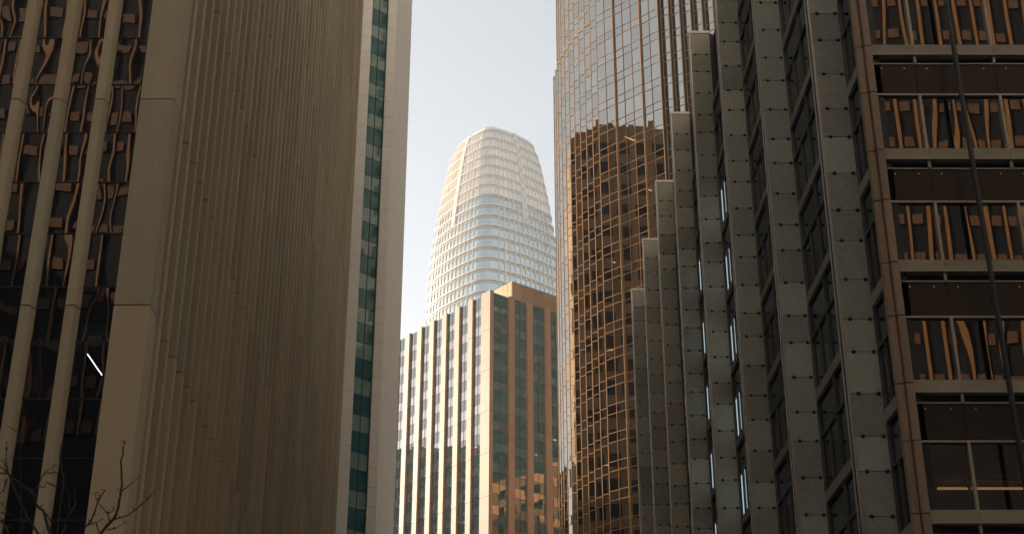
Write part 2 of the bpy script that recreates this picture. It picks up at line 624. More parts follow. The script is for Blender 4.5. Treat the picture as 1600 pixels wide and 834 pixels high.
# ------------------------------------------------------------------ C: white tower behind it
CH = 131.0
C = thing('white_office_tower', (-28, 160, 0),
          'white tower behind the brown fluted one, with a chequered column of teal windows', 'office tower')
p0, p1 = (-17.25, 138.0), (-15.88, 138.0)
cW = Frame(p1, 50, True)
L = 2.21
p2 = cW.p(L)
p3 = (p2[0] + 0.95, p2[1])
flank_az = math.degrees(math.atan2(-13.85 - p3[0], 168 - p3[1]))
cF = Frame(p3, flank_az, True)
FL = math.hypot(-13.85 - p3[0], 168 - p3[1])
CZ = [0.0] + [100.43 - 1.928 * k for k in range(51, -1, -1)] + [100.43 + 1.928 * k for k in range(1, 16)] + [CH]
stacked('corner_strip', [p0, p1, (p1[0] - .3, p1[1] + 1.5), (p0[0], p0[1] + 1.5)], CZ, M['white'], C, gap=.012)
stacked('corner_strip', [p2, p3, (p3[0] - .3, p3[1] + 1.3), (p2[0] - .6, p2[1] + 1.3)], CZ, M['white'], C, gap=.012)
vis, spa = [], []
bars = MB()
for k in range(-26, 9):
    zt = 100.7 + 3.9 * k
    zm, zb = zt - 2.14, zt - 3.9
    if zb < 0:
        continue
    for j in range(2):
        a0, a1 = j * L / 2 + .03, (j + 1) * L / 2 - .03
        for (za, zc, lst) in ((zm, zt, spa), (zb, zm, vis)):
            a_, b_ = cW.p(a0, -.22), cW.p(a1, -.22)
            e = random.uniform(-.006, .006)
            lst.append(([(a_[0], a_[1], za + .02), (b_[0], b_[1], za + .02), (b_[0] + e, b_[1] + e, zc - .02), (a_[0] + e, a_[1] + e, zc - .02)], random.random()))
    bars.fbox(cW, .02, L - .02, -.25, -.19, zt - .025, zt + .025)
    bars.fbox(cW, .02, L - .02, -.25, -.19, zm - .02, zm + .02)
for a in (0.0, L / 2, L - .04):
    bars.fbox(cW, a, a + .04, -.26, -.17, 0, CH - 1)
panes('window_pane', vis, M['c_vis'], C, 50)
panes('spandrel_pane', spa, M['c_spa'], C, 50)
bars.build('window_frame', M['e_dark'], C)
nfl = 17
for k in range(nfl):
    a = 0.30 + (FL - .6) / nfl * k
    wd = (FL - .6) / nfl
    zs = [0.0] + [z - (k * 0.73) % 1.928 for z in CZ[1:-1]] + [CH]
    stacked('flank_rib', pilaster_plan(cF, a + wd / 2, wd * .55, wd - .04, .35), zs, M['white'], C, gap=.012)
m = MB(); m.fquad(cF, 0, FL, -.33, 0, CH - .2); m.build('flank_glazing', M['e_dark'], C)
ca, cb = cF.p(0.2, -.5), cF.p(FL - .05, -.5)
cc = (cb[0] - 26, cb[1] + 1.0)
m = MB(); m.prism(ccw([(p0[0] - .02, 139.4), (p2[0] - .7, 140.6), ca, cb, cc, (-42, 139.4)]), 0, CH - .15)
m.build('core', M['white'], C)
m = MB(); m.prism(ccw([(-40, 137.4), (-17.9, 137.4), (-17.27, 139.3), (-40, 139.3)]), 0, CH - 3)
m.build('dark_glazed_wing', M['e_dark'], C)
m = MB(); m.prism(ccw([p0, p1, p2, p3, cF.p(FL), cc, (-42, 138.2)]), CH + .002, CH + 1.0)
m.build('roof_coping', M['white'], C)

# ------------------------------------------------------------------ tan tower right behind the white one
K = thing('tan_stone_tower', (-27, 179, 0), 'narrow strip of tan stone tower showing past the edge of the white tower', 'office tower')
kF = Frame((-16.1, 169.6), math.degrees(math.atan2(-.5, 21.0)), True)
KH = 130.6
m = MB(); m.prism(ccw([kF.p(0, -.3), kF.p(21.0, -.3), (kF.p(21.0)[0] - 25, 191.0), (-40, 169.8)]), 0, KH - .4); m.build('wall', M['k_stone'], K)
for k in range(8):
    a = .1 + k * 2.85
    one('fbox', kF, a, a + .9, -.3, .12, 0, KH - .2 + (.9 if k % 3 == 1 else 0), random.random()).build('pier', M['k_stone'], K)
wq = []
for k in range(7):
    for z in range(1, 33):
        a0, a1 = .1 + k * 2.85 + .95, .1 + k * 2.85 + 2.8
        p_, r_ = kF.p(a0, -.27), kF.p(a1, -.27)
        wq.append(([(p_[0], p_[1], z * 3.9), (r_[0], r_[1], z * 3.9), (r_[0], r_[1], z * 3.9 + 2.1), (p_[0], p_[1], z * 3.9 + 2.1)], random.random()))
panes('window_pane', wq, M['f_glass'], K, 100)
one('prism', ccw([kF.p(-.1, .2), kF.p(21.1, .2), kF.p(21.1, -6), kF.p(-.1, -6)]), 0, 58).build('darkening_base', M['f_glass'], K)  # base added to darken the lower part of the mirror image

# ------------------------------------------------------------------ B: gold mirrored tower
B = thing('gold_glass_tower', (30, 195, 0),
          'curved mirror glass tower with gold gridded panes standing behind the stone finned block', 'office tower')
az_f = -45.6
dv = Vector((sin(R(az_f)), cos(R(az_f))))
bv = Vector((cos(R(az_f)), -sin(R(az_f))))
BO = Vector((18.60, 178.0))
W = 1.62
cols = []          # (left point, right point, index) going left
P = BO.copy()
stp = [0, 0, 0, -.25, 0, .46, .46, .54, .59, .73, .78, .91, 1.06, 1.25, 1.30]
for i, s_ in enumerate(stp):
    P = P + bv * s_
    r0 = P.copy()
    P = P + dv * W
    cols.append((P.copy(), r0, i, 'L'))
# the back of the curve turns away
az = az_f
for da in (48, 24, 24, 20):
    az += da
    r0 = P.copy()
    P = P + Vector((sin(R(az)), cos(R(az)))) * 1.7
    cols.append((P.copy(), r0, 99, 'L'))
left_end = P.copy()
P = BO.copy()
right = []
P = P + bv * .25
for i, s_ in enumerate([0, 0, .75, .72, .75, .78, .80, .85, .9, .95, 1.0]):
    P = P + bv * s_
    l0 = P.copy()
    P = P - dv * (W if i < 2 else 1.42)
    right.append((l0, P.copy(), i, 'R'))
allc = list(reversed(right))
allc = [(l, r, i, t) for (l, r, i, t) in allc][::1] + cols
ROOF1 = 131.6
BH = 152.0
SPH = 1.28
ztop0 = 127.62
gq, bars_v, bars_h = [], [], MB()
ret = MB()
prev_left = None
nout = -bv


def b_pane(l, r, z0, z1, off, tone):
    e1, e2 = random.uniform(-.006, .006), random.uniform(-.006, .006)
    l2, r2 = l - nout * off, r - nout * off
    gq.append(([(l2.x + nout.x * e1, l2.y + nout.y * e1, z0), (r2.x, r2.y, z0), (r2.x + nout.x * e2, r2.y + nout.y * e2, z1),
                (l2.x + nout.x * (e1 + e2), l2.y + nout.y * (e1 + e2), z1)], tone))


vb = MB()
for (l, r, i, t) in allc:
    along = (r - l).normalized()
    nn = Vector((along.y, -along.x))
    back_cols = (t == 'L' and i >= 6)
    for k in range(-7, 33):
        zt = ztop0 - 3.9 * k
        zm, zb = zt - SPH, zt - 3.9
        if zb < 0 or zt > BH:
            continue
        off = 0.0
        if zt > ROOF1 + .5 and back_cols:
            if i in (13, 14, 99) and False:
                continue
            off = 0.15 + (0.75 if i >= 12 else 0)
        b_pane(l, r, zm, zt, off, random.random())
        b_pane(l, r, zb, zm, off, random.random())
        for z in (zt, zm):
            a_, b_ = l - nout * off, r - nout * off
            bars_h.prism(ccw([(a_.x, a_.y), (b_.x, b_.y), (b_.x + nn.x * .06, b_.y + nn.y * .06), (a_.x + nn.x * .06, a_.y + nn.y * .06)]), z - .036, z + .036)
    # vertical bars at both edges of the column
    for (zz0, zz1, off) in ((0, ROOF1 if back_cols else BH, 0.0), (ROOF1 + .1, BH, 0.9 if back_cols and i >= 12 else .15)):
        if off and not back_cols:
            continue
        for p in (l, r):
            c_ = p - nout * off
            a_ = c_ - along * .038 + nn * .07
            b_ = c_ + along * .038 + nn * .07
            a2, b2 = a_ - nn * .12, b_ - nn * .12
            vb.prism(ccw([(a_.x, a_.y), (b_.x, b_.y), (b2.x, b2.y), (a2.x, a2.y)]), zz0, zz1)
    if back_cols:
        a_, b_ = l, r
        bb = [(a_.x + nn.x * .09, a_.y + nn.y * .09), (b_.x + nn.x * .09, b_.y + nn.y * .09), (b_.x - nn.x * .5, b_.y - nn.y * .5), (a_.x - nn.x * .5, a_.y - nn.y * .5)]
        bars_h.prism(ccw(bb), ROOF1 - .02, ROOF1 + .28)
# returns between columns
for a, b in zip(allc[:-1], allc[1:]):
    # a's left point to b's right point
    pa, pb = a[0], b[1]
    if (pa - pb).length > .05:
        zr = ROOF1 if (a[3] == 'L' and a[2] >= 6) or (b[3] == 'L' and b[2] >= 6) else BH; mb_ = MB(); mb_.face([(pb.x, pb.y, 0), (pa.x, pa.y, 0), (pa.x, pa.y, zr), (pb.x, pb.y, zr)]); mb_.build('return_glazing', M['e_dark'], B)
        for k in range(-6, 33):
            zt = ztop0 - 3.9 * k
            zb = zt - 3.9
            if zb < 0 or zt > BH:
                continue
            pass
panes('window_pane', gq, M['gold_glass'], B, 100)
bars_h.build('horizontal_mullions', M['gold_bar'], B)
vb.build('vertical_mullions', M['gold_bar'], B)
inset = []
for (l, r, i, t) in allc:
    for p in (r, l):
        inset.append(p + bv * 2.6)
re_ = right[-1][1]
poly = [(p.x, p.y) for p in inset] + [(left_end.x + 24, left_end.y + 12), (re_.x + 30, re_.y + 28)]
m = MB(); m.prism(ccw(poly), 0, BH - 1); m.build('core', M['room'], B)
Fb = Frame((left_end.x, left_end.y), 58, False)
m = MB(); m.fbox(Fb, 0, 30, -1, 0, 0, ROOF1); m.build('rear_wall', M['d_bronze'], B)
lamp_mesh = None
for (px_i, z, a) in ((2, 109.4, .3), (2, 108.8, .75), (1, 108.3, .2), (0, 99.3, .7), (4, 90.4, .5), (3, 66.6, .4), (6, 62.0, .5), (7, 50.1, .4), (5, 77.8, .6)):
    l, r = cols[px_i][0], cols[px_i][1]
    c_ = l + (r - l) * a + bv * 0.9
    m = MB()
    e_ = bv * .55 - dv * .25
    e2 = Vector((-e_.y, e_.x)).normalized() * .05
    m.prism(ccw([tuple(c_ - e2), tuple(c_ + e2), tuple(c_ + e2 + e_), tuple(c_ - e2 + e_)]), z, z + .05)
    m.build('ceiling_light', M['lamp'], B)

# ------------------------------------------------------------------ D: bronze pilaster block in the gap
DH = 117.3
D0 = (-3.99, 252.0)
D = thing('bronze_pilaster_tower', (5, 285, 0),
          'sunlit office block with golden bronze pilasters and grey glass standing below the tapered white tower', 'office block')
dL = Frame(D0, -38.5, False)
dR = Frame(D0, 51.5, True)
DJ = [DH + .15 - 8.0 * k for k in range(14, -1, -1)]
DZ = [0.0] + [z for z in DJ if z > 3]


def d_pilaster(P, parent=D):
    stacked('pilaster', P, DZ, M['d_stone'], parent, gap=.03)


stacked('corner_pilaster', [dL.p(2.35, .45), dL.p(-.35, .45), dR.p(.35, .45), dR.p(.35, -.3), dL.p(2.35, -.3)], DZ, M['d_stone'], D, gap=.03)
lp = [5.15 + 4.21 * k for k in range(14)]
rp = [4.05 + 4.45 * k for k in range(9)]
for a in lp:
    d_pilaster([dL.p(a, .45), dL.p(a + 1.42, .45), dL.p(a + 1.42, -.3), dL.p(a, -.3)])
for a in rp:
    d_pilaster([dR.p(a, .45), dR.p(a + 1.35, .45), dR.p(a + 1.35, -.3), dR.p(a, -.3)])
vis, spa = [], []
fr = MB()
lampspots = []
FH = 3.9
for F, pl, pw, first in ((dL, lp, 1.42, 2.35), (dR, rp, 1.35, .35)):
    for i in range(len(pl)):
        a0 = first if i == 0 else pl[i - 1] + pw
        a1 = pl[i]
        am = (a0 + a1) / 2
        fr = MB()
        fr.fbox(F, am - .05, am + .05, -.06, .03, 0, DH - .1)
        fr.fbox(F, a0 + .002, a0 + .10, -.06, .025, 0, DH - .1)
        for k in range(30):
            zt = DH - .1 - FH * k
            zm, zb = zt - (2.05 if k else 2.6), zt - FH
            if zb < 1:
                break
            for (b0, b1) in ((a0, am), (am, a1)):
                for (z0, z1, lst) in ((zm, zt, spa), (zb, zm, vis)):
                    e, g = random.uniform(-.004, .004), random.uniform(-.003, .003)
                    p_, r_ = F.p(b0, g), F.p(b1, -g)
                    n_ = F.n
                    pts = [(p_[0], p_[1], z0), (r_[0], r_[1], z0), (r_[0] + n_[0] * e, r_[1] + n_[1] * e, z1), (p_[0] + n_[0] * e, p_[1] + n_[1] * e, z1)]
                    if F is dL:
                        pts = pts[::-1]
                    lst.append((pts, random.random()))
            fr.fbox(F, a0, a1, -.05, .022, zt - .04, zt + .04)
            fr.fbox(F, a0, a1, -.05, .02, zm - .03, zm + .03)
            if i < 7 and k < 22 and random.random() < (.42 if F is dR or k > 11 else .2):
                lampspots.append((F, random.uniform(a0 + .3, a1 - 1.3), zm - .22))
        fr.build('window_frame', M['e_dark'], D)
panes('vision_pane', vis, M['d_vis'], D, 100)
panes('spandrel_pane', spa, M['d_spa'], D, 100)
for (F, a, z) in lampspots[:90]:
    m = MB(); m.fbox(F, a, a + .9, -1.1, -.85, z, z + .08); m.build('ceiling_light', M['lamp'], D)
m = MB()
m.prism(ccw([dL.p(.6, -1.8), dL.p(61, -1.8), (dL.p(61)[0] + dR.d[0] * 38, dL.p(61)[1] + dR.d[1] * 38), dR.p(41, -1.8)]), 0, DH - .3)
m.build('core', M['room'], D)
for k in range(30):
    m = MB()
    z = DH - .1 - FH * k
    if z < 4:
        break
    m.prism(ccw([dL.p(0, -.35), dL.p(60, -.35), dL.p(60, -1.78), dL.p(1.9, -1.78), dR.p(40, -1.78), dR.p(40, -.35), dR.p(.35, -.35)]), z - 2.0, z - .1)
    m.build('floor_slab', M['room'], D)
m = MB(); m.prism(ccw([dL.p(.1, -.1), dL.p(61, -.1), (dL.p(61)[0] + dR.d[0] * 41, dL.p(61)[1] + dR.d[1] * 41), dR.p(41, -.1)]), DH - .28, DH - .02)
m.build('roof', M['d_stone'], D)
# set-back penthouse
pc = (dR.p(7.2, -2.6)[0], dR.p(7.2, -2.6)[1])
pL, pR = Frame(pc, -38.5, False), Frame(pc, 51.5, True)
m = MB()
for k in range(12):
    m.fbox(pR, k * 2.6, k * 2.6 + 2.55, -.3, 0, DH, DH + 4.9, random.random())
for k in range(9):
    m.fbox(pL, k * 2.6 + .01, k * 2.6 + 2.56, -.3, 0, DH, DH + 4.9, random.random())
m.build('penthouse_cladding', M['d_bronze'], D)
m = MB(); m.prism(ccw([pc, pL.p(23.4, 0), (pL.p(23.4)[0] + dR.d[0] * 31, pL.p(23.4)[1] + dR.d[1] * 31), pR.p(31.2, 0)]), DH + 4.902, DH + 5.2)
m.build('penthouse_coping', M['d_bronze'], D)
m = MB(); m.fquad(pR, 13.3, 15.4, .01, DH + 1.4, DH + 3.4)
m.build('penthouse_louvre', M['e_dark'], D)
m = MB()
pa = dR.p(4.7, -1.0)
m.tube([(pa[0], pa[1], DH - .05), (pa[0], pa[1], DH + 12.5)], .07)
m.build('aerial', M['t_metal'], D)

# ------------------------------------------------------------------ T: tapered white tower
TC = (-7.2, 526.0)
T = thing('tapered_skyscraper', (TC[0], TC[1], 0),
          'tall rounded white skyscraper tapering to a pale crown, rising behind the bronze block', 'skyscraper')
PROF = [(0, 56), (150, 55.2), (200, 54.5), (229, 53.0), (248, 51.5), (259, 49.8), (268, 47.7), (281, 43.8), (291, 40.2), (301, 36.2), (307, 32.0), (311, 28.6)]


def t_w(z):
    for (z0, w0), (z1, w1) in zip(PROF[:-1], PROF[1:]):
        if z <= z1:
            return w0 + (w1 - w0) * (z - z0) / (z1 - z0)
    return PROF[-1][1]


NS, NC = 11, 6


def t_ring(z, off=0.0):
    Wd = t_w(z)
    s_ = Wd / 1.272
    rr = .175 * s_
    h = s_ / 2 - rr
    rot = R(45 - 6.5)
    pts = []
    for c in range(4):
        a0 = -pi / 4 - pi / 4 + c * pi / 2          # corner arc start
        cx_, cy_ = [(h, -h), (h, h), (-h, h), (-h, -h)][c]
        for k in range(NC):
            a = -pi / 2 + c * pi / 2 + (pi / 2) * k / NC
            pts.append((cx_ + (rr + off) * cos(a), cy_ + (rr + off) * sin(a)))
        # straight side to next corner with a slight bulge
        a = c * pi / 2
        n_ = (cos(a), sin(a))
        nx_, ny_ = [(h, h), (-h, h), (-h, -h), (h, -h)][c]
        for k in range(NS):
            t_ = k / NS
            b_ = .028 * s_ * 4 * t_ * (1 - t_)
            pts.append((cx_ + (nx_ - cx_) * t_ + n_[0] * (rr + off + b_), cy_ + (ny_ - cy_) * t_ + n_[1] * (rr + off + b_)))
    return [(TC[0] + x * cos(rot) - y * sin(rot), TC[1] + x * sin(rot) + y * cos(rot)) for x, y in pts]


NR = 4 * (NS + NC)
TFH = 4.78
ZTOP = 308.0
nfl = 36
CROWN = 7                                       # storeys of metal screen at the top


def band(m, z0, z1, o0, o1, tone=.5):
    """a solid ring between offsets o0 < o1"""
    A0, A1, B0, B1 = t_ring(z0, o0), t_ring(z1, o0), t_ring(z0, o1), t_ring(z1, o1)
    n = len(m.v)
    for ring, z in ((A0, z0), (A1, z1), (B0, z0), (B1, z1)):
        m.v += [(p[0], p[1], z) for p in ring]
    k = NR
    for i in range(k):
        j = (i + 1) % k
        for (a, b, c, d) in ((2 * k + i, 2 * k + j, 3 * k + j, 3 * k + i), (k + i, 3 * k + i, 3 * k + j, k + j), (i, j, 2 * k + j, 2 * k + i)):
            m.f.append((n + a, n + b, n + c, n + d))
            m.t.append(tone)


corner_idx = set()
for c in range(4):
    for k in range(1, NC):
        corner_idx.add(c * (NS + NC) + k)
for fl in range(nfl):
    zt = ZTOP - TFH * fl
    zb = zt - TFH
    crown = fl < CROWN
    m = MB()
    r0, r1 = t_ring(zb), t_ring(zt)
    for i in range(NR):
        j = (i + 1) % NR
        m.face([(r0[i][0], r0[i][1], zb), (r0[j][0], r0[j][1], zb), (r1[j][0], r1[j][1], zt), (r1[i][0], r1[i][1], zt)], random.random())
    m.build('crown_screen' if crown else 'glass_band', M['t_crown'] if crown else M['t_glass'], T)
    m = MB()
    band(m, zt - .55, zt, -.2, .62)
    if True:
        band(m, zt - 1.45, zt - 1.2, -.2, .38)
    m.build('floor_ledge', M['t_metal'], T)
for i in range(NR):
    j = (i + 1) % NR
    low = ZTOP - TFH * (CROWN if i in corner_idx else nfl)
    hgt = [ZTOP - TFH * k for k in range(0, nfl + 1) if ZTOP - TFH * k >= low - .01]
    wd = .26 if i not in corner_idx else .1
    m = MB()
    for z in hgt:
        rin, rout = t_ring(z, -.05), t_ring(z, .42)
        dx, dy = rin[j][0] - rin[i][0], rin[j][1] - rin[i][1]
        ln = math.hypot(dx, dy) or 1
        ux, uy = dx / ln * wd / 2, dy / ln * wd / 2
        for ring in (rin, rout):
            x, y = ring[i]
            m.v += [(x - ux, y - uy, z), (x + ux, y + uy, z)]
    for k in range(len(hgt) - 1):
        a, b = 4 * k, 4 * k + 4
        for f_ in ((b + 2, b + 3, a + 3, a + 2), (b, b + 2, a + 2, a), (b + 3, b + 1, a + 1, a + 3)):
            m.f.append(f_); m.t.append(.5)
    m.build('vertical_fin', M['t_metal'], T)
# vertical plain bands that cut the crown on each face, with louvres
for c in range(4):
    idx = c * (NS + NC) + NC + 5
    m = MB()
    lvs = []
    for fl in range(9):
        zt = ZTOP + (1.2 if fl == 0 else 0) - TFH * fl
        zb = ZTOP - TFH * (fl + 1)
        lo, hi, lo2, hi2 = t_ring(zb, .75), t_ring(zt, .75), t_ring(zb, -.3), t_ring(zt, -.3)
        i, j = idx, idx + 1
        n = len(m.v)
        m.v += [(lo[i][0], lo[i][1], zb), (lo[j][0], lo[j][1], zb), (hi[j][0], hi[j][1], zt), (hi[i][0], hi[i][1], zt),
                (lo2[i][0], lo2[i][1], zb), (lo2[j][0], lo2[j][1], zb), (hi2[j][0], hi2[j][1], zt), (hi2[i][0], hi2[i][1], zt)]
        for f_ in ((0, 1, 2, 3), (4, 0, 3, 7), (1, 5, 6, 2), (3, 2, 6, 7), (0, 4, 5, 1)):
            m.f.append(tuple(n + x for x in f_)); m.t.append(.5)
        for k in range(3):
            z = zb + .5 + k * .62
            rr = t_ring(z, .80)
            p_, q_ = rr[i], rr[j]
            a_ = (p_[0] + (q_[0] - p_[0]) * .22, p_[1] + (q_[1] - p_[1]) * .22)
            b_ = (p_[0] + (q_[0] - p_[0]) * .72, p_[1] + (q_[1] - p_[1]) * .72)
            mb_ = MB(); mb_.face([(a_[0], a_[1], z), (b_[0], b_[1], z), (b_[0], b_[1], z + .22), (a_[0], a_[1], z + .22)]); lvs.append(mb_)
    vb_ = m.build('crown_band', M['t_metal'], T)
    for mb_ in lvs:
        mb_.build('louvre', M['concrete'], vb_)
m = MB(); rg = t_ring(ZTOP - TFH * nfl, -.5); m.prism(rg, 0, ZTOP - TFH * nfl - .05); m.build('lower_shaft', M['t_glass'], T)
m = MB(); rg = t_ring(ZTOP, -.3); m.prism(rg, ZTOP - 3, ZTOP - 2.5); m.build('roof', M['t_metal'], T)
m = MB(); band(m, ZTOP + .05, ZTOP + 1.5, -.25, .05); m.build('parapet', M['t_crown'], T)

# ------------------------------------------------------------------ E: stone finned block on the right
EY = 43.5
EFH = 4.22
EROOF = 53.1
E = thing('stone_finned_office_block', (35, 80, 0),
          'dark office block at the right edge with tall bolted stone fins and bronze corner column', 'office block')
eS = Frame((12.5, EY), -1.15, False)       # side wall running away, outward = left
FT = 0.55                                   # fin thickness
joints = []
z = 34.52
base = [34.52, 33.31, 31.80]
for k in range(-9, 10):
    for b_ in base:
        zz = b_ + EFH * k
        if .6 < zz < EROOF - .5:
            joints.append(zz)
joints.sort()
bolt_proto = MB()
for r_i in range(6):
    pass


def half_ball(m, c, r, d):
    """a domed bolt head pointing along -Y"""
    n = len(m.v)
    seg, rings = 10, 4
    for i in range(rings):
        t_ = (pi / 2) * i / (rings - 1)
        for k in range(seg):
            a = 2 * pi * k / seg
            m.v.append((c[0] + r * cos(t_) * cos(a), c[1] - d * sin(t_), c[2] + r * cos(t_) * sin(a)))
    for i in range(rings - 1):
        for k in range(seg):
            k2 = (k + 1) % seg
            m.f.append((n + i * seg + k, n + i * seg + k2, n + (i + 1) * seg + k2, n + (i + 1) * seg + k))
            m.t.append(.5)


bolt_src = None
for k in range(8):
    yk = 46.2 + 9.32 * k
    xl = 12.23 - .02 * yk
    xr = xl + 1.21
    m = MB()
    zs = [0.0] + joints + [EROOF - .16]
    for i in range(len(zs) - 1):
        g0 = 0 if i == 0 else .012
        dy = random.uniform(-.004, .004)
        m.box(xl + .05, xr, yk + dy, yk + .06, zs[i] + g0, zs[i + 1] - .012, random.random())
    fin = m.build('stone_fin', M['e_stone'], E, origin=(xl, yk, 0))
    m = MB(); m.box(xl + .01, xr + .25, yk + .062, yk + FT, 0, EROOF - .16); m.build('fin_core', M['e_dark'], fin)
    m = MB(); m.box(xl - .03, xl + .046, yk - .012, yk + .05, 0, EROOF - .16)
    m.build('edge_trim', M['e_edge'], fin)
    m = MB(); m.box(xl - .02, xl + .008, yk + FT - .1, yk + FT - .02, 0, EROOF - .16)
    m.build('edge_trim', M['e_edge'], fin)
    m = MB(); m.box(xl - .04, xr + .04, yk - .04, yk + FT, EROOF - .155, EROOF)
    m.build('fin_cap', M['e_edge'], fin)
    for zj in joints:
        if zj < 11:
            continue
        for xb in (xl + .05 + .26, xr - .22):
            if bolt_src is None:
                mb_ = MB(); half_ball(mb_, (xb, yk, zj), .078, .06)
                bolt_src = mb_.build('bolt', M['bolt'], fin, smooth=True, origin=(xb, yk, zj))
            else:
                c = bolt_src.copy()
                col.objects.link(c)
                c.parent = fin
                c.location = (xb - xl, 0, zj)
# side wall between the fins
BEAMT = [31.2 + EFH * k for k in range(-7, 5)]
side_q = []
panel_q = []
sliver_q, amb_q = [], []
mull = MB()
for zt in BEAMT:
    z_beam0, z_slot0, z_pan0, z_win0 = zt - .43, zt - .73, zt - 2.0, zt - 4.22
    m = MB(); m.fbox(eS, .9, 72.8, -.12, .02, z_beam0, zt); m.build('side_beam', M['e_beam'], E)
    for k in range(8):
        has_sliver = k in (3, 4, 5) and 20 < zt < 45
        a0 = (1.0 if k == 0 else 2.7 + 9.32 * (k - 1) + FT + .03)
        a1 = 2.7 + 9.32 * k - .02
        nb = 1 if k == 0 else 3
        for j in range(nb):
            b0 = a0 + (a1 - a0) * j / nb
            b1 = a0 + (a1 - a0) * (j + 1) / nb
            for (z0, z1, lst) in ((z_pan0, z_slot0, panel_q), (z_win0, z_pan0, side_q)):
                p_, r_ = eS.p(b0, -.07), eS.p(b1, -.07)
                e = random.uniform(-.004, .004)
                lst.append(([(r_[0], r_[1], z0), (p_[0], p_[1], z0), (p_[0] + e, p_[1], z1), (r_[0] + e, r_[1], z1)], random.random()))
            if has_sliver and j == nb - 1:  # glowing strips stand in for reflections in the side glass
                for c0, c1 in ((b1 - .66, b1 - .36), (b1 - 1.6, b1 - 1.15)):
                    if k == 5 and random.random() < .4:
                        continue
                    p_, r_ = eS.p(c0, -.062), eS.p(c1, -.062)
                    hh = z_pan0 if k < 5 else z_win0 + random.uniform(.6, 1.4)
                    (sliver_q if k < 5 else amb_q).append(([(r_[0], r_[1], z_win0 + .1), (p_[0], p_[1], z_win0 + .1), (p_[0], p_[1], hh), (r_[0], r_[1], hh)], random.random()))
            mull.fbox(eS, b1 - .06, b1, -.08, .03, z_win0, z_beam0)
            mull.fbox(eS, (b0 + b1) / 2 - .03, (b0 + b1) / 2 + .03, -.08, .01, z_win0, z_pan0)
        mull.fbox(eS, a0, a1, -.08, .01, z_pan0 - .04, z_pan0 + .04)
panes('side_window_pane', side_q, M['e_sglass'], E, 100)
panes('glow_sliver', sliver_q, M['sliver_glow'], E, 100)
panes('glow_sliver', amb_q, M['amber_sliver'], E, 100)
panes('side_spandrel_panel', panel_q, M['e_sglass'], E, 100)
mull.build('side_mullions', M['e_smet'], E)
# front
fx = [12.62] + [14.2 + 2.79 * k for k in range(16)]
front_q, fp_q, emull = [], [], []
FYG = EY + .10
for zi, zt in enumerate(BEAMT):
    z_beam0, z_slot0, z_pan0, z_win0 = zt - .43, zt - .73, zt - 2.0, zt - 4.22
    m = MB()
    for i in range(len(fx) - 1):
        m.box(fx[i] + (0.012 if i else 0), fx[i + 1], EY - .10, EY + .25, z_beam0, zt, random.uniform(.35, .65))
    m.build('spandrel_beam', M['e_beam'], E)
    m = MB(); m.box(fx[0], fx[-1], EY - .13, EY - .1, z_beam0 + .002, z_beam0 + .05)
    m.box(fx[0], fx[-1], EY - .03, EY + .08, z_pan0 - .045, z_pan0 + .02)
    m.box(fx[0], fx[-1], EY - .02, EY + .06, z_slot0 - .03, z_slot0 + .01)
    m.build('metal_trim', M['e_metal'], E)
    m = MB(); m.box(fx[0], fx[-1], EY + .2, EY + .24, z_slot0 + .01, z_beam0 - .001); m.build('dark_slot', M['e_dark'], E)  # dark metal strip at the back of the slot
    for i in range(1, len(fx) - 1):
        emull.append(one('box', fx[i] - .045, fx[i] + .045, EY - .05, EY + .12, z_win0, z_pan0 - .046))
        emull.append(one('box', fx[i] - .045, fx[i] + .045, EY - .05, EY + .12, z_slot0 + .012, z_beam0 - .002))
    for i in range(len(fx) - 1):
        e = random.uniform(-.004, .004)
        front_q.append(([(fx[i], FYG, z_win0), (fx[i + 1], FYG, z_win0), (fx[i + 1], FYG + e, z_pan0), (fx[i], FYG + e, z_pan0)], random.random()))
        fp_q.append(([(fx[i] + .01, EY + .02, z_pan0), (fx[i + 1] - .01, EY + .02, z_pan0), (fx[i + 1] - .01, EY + .02, z_slot0), (fx[i] + .01, EY + .02, z_slot0)], random.random()))
        if i < 6 and 12 < zt < 40:
            for xs in (fx[i] + .38, fx[i + 1] - .40):
                if xs < fx[i] + .1:
                    continue
                m = MB(); m.box(xs - .022, xs + .022, EY - .005, EY + .018, z_slot0 - .22, z_slot0 - .175)
                m.build('stud', M['stud'], E)
pieces('mullion', emull, M['e_metal'], E)
panes('window_pane', front_q, M['e_glass'], E, 100)
panes('spandrel_panel', fp_q, M['e_panel'], E, 100)
# corner column: two rounded covers in half-storey pieces with collars
cj = []
for zt in BEAMT:
    cj += [zt - .15, zt - 2.05]
cj = sorted(z for z in cj if z > .5) + [EROOF]
for (xc, yc, rr) in ((12.27, EY - .02, .150), (12.55, EY - .14, .135)):
    m = MB()
    zz = [0.0] + cj
    for i in range(len(zz) - 1):
        ring = []
        for k in range(14):
            a = 2 * pi * k / 14
            ex = 1.0
            ring.append((xc + rr * math.copysign(abs(cos(a)) ** .6, cos(a)), yc + rr * math.copysign(abs(sin(a)) ** .6, sin(a))))
        m.prism(ring, zz[i] + .02, zz[i + 1] - .02, random.uniform(.3, .7))
    m.build('column_cover', M['e_col'], E)
    for z in cj[:-1]:
        ring = [(xc + rr * .9 * cos(2 * pi * k / 14), yc + rr * .9 * sin(2 * pi * k / 14)) for k in range(14)]
        one('prism', ring, z - .03, z + .03).build('column_joint', M['e_dark'], E)
m = MB(); m.box(12.42, 12.95, EY + .02, EY + .95, 0, EROOF - .2); m.build('corner_post', M['e_dark'], E)
# tall rail in front of the facade
m = MB(); m.tube([(15.62, EY - .75, .0), (15.20, EY - .75, EROOF + 1.2)], .088, 10)
m.build('facade_rail', M['e_dark'], E)
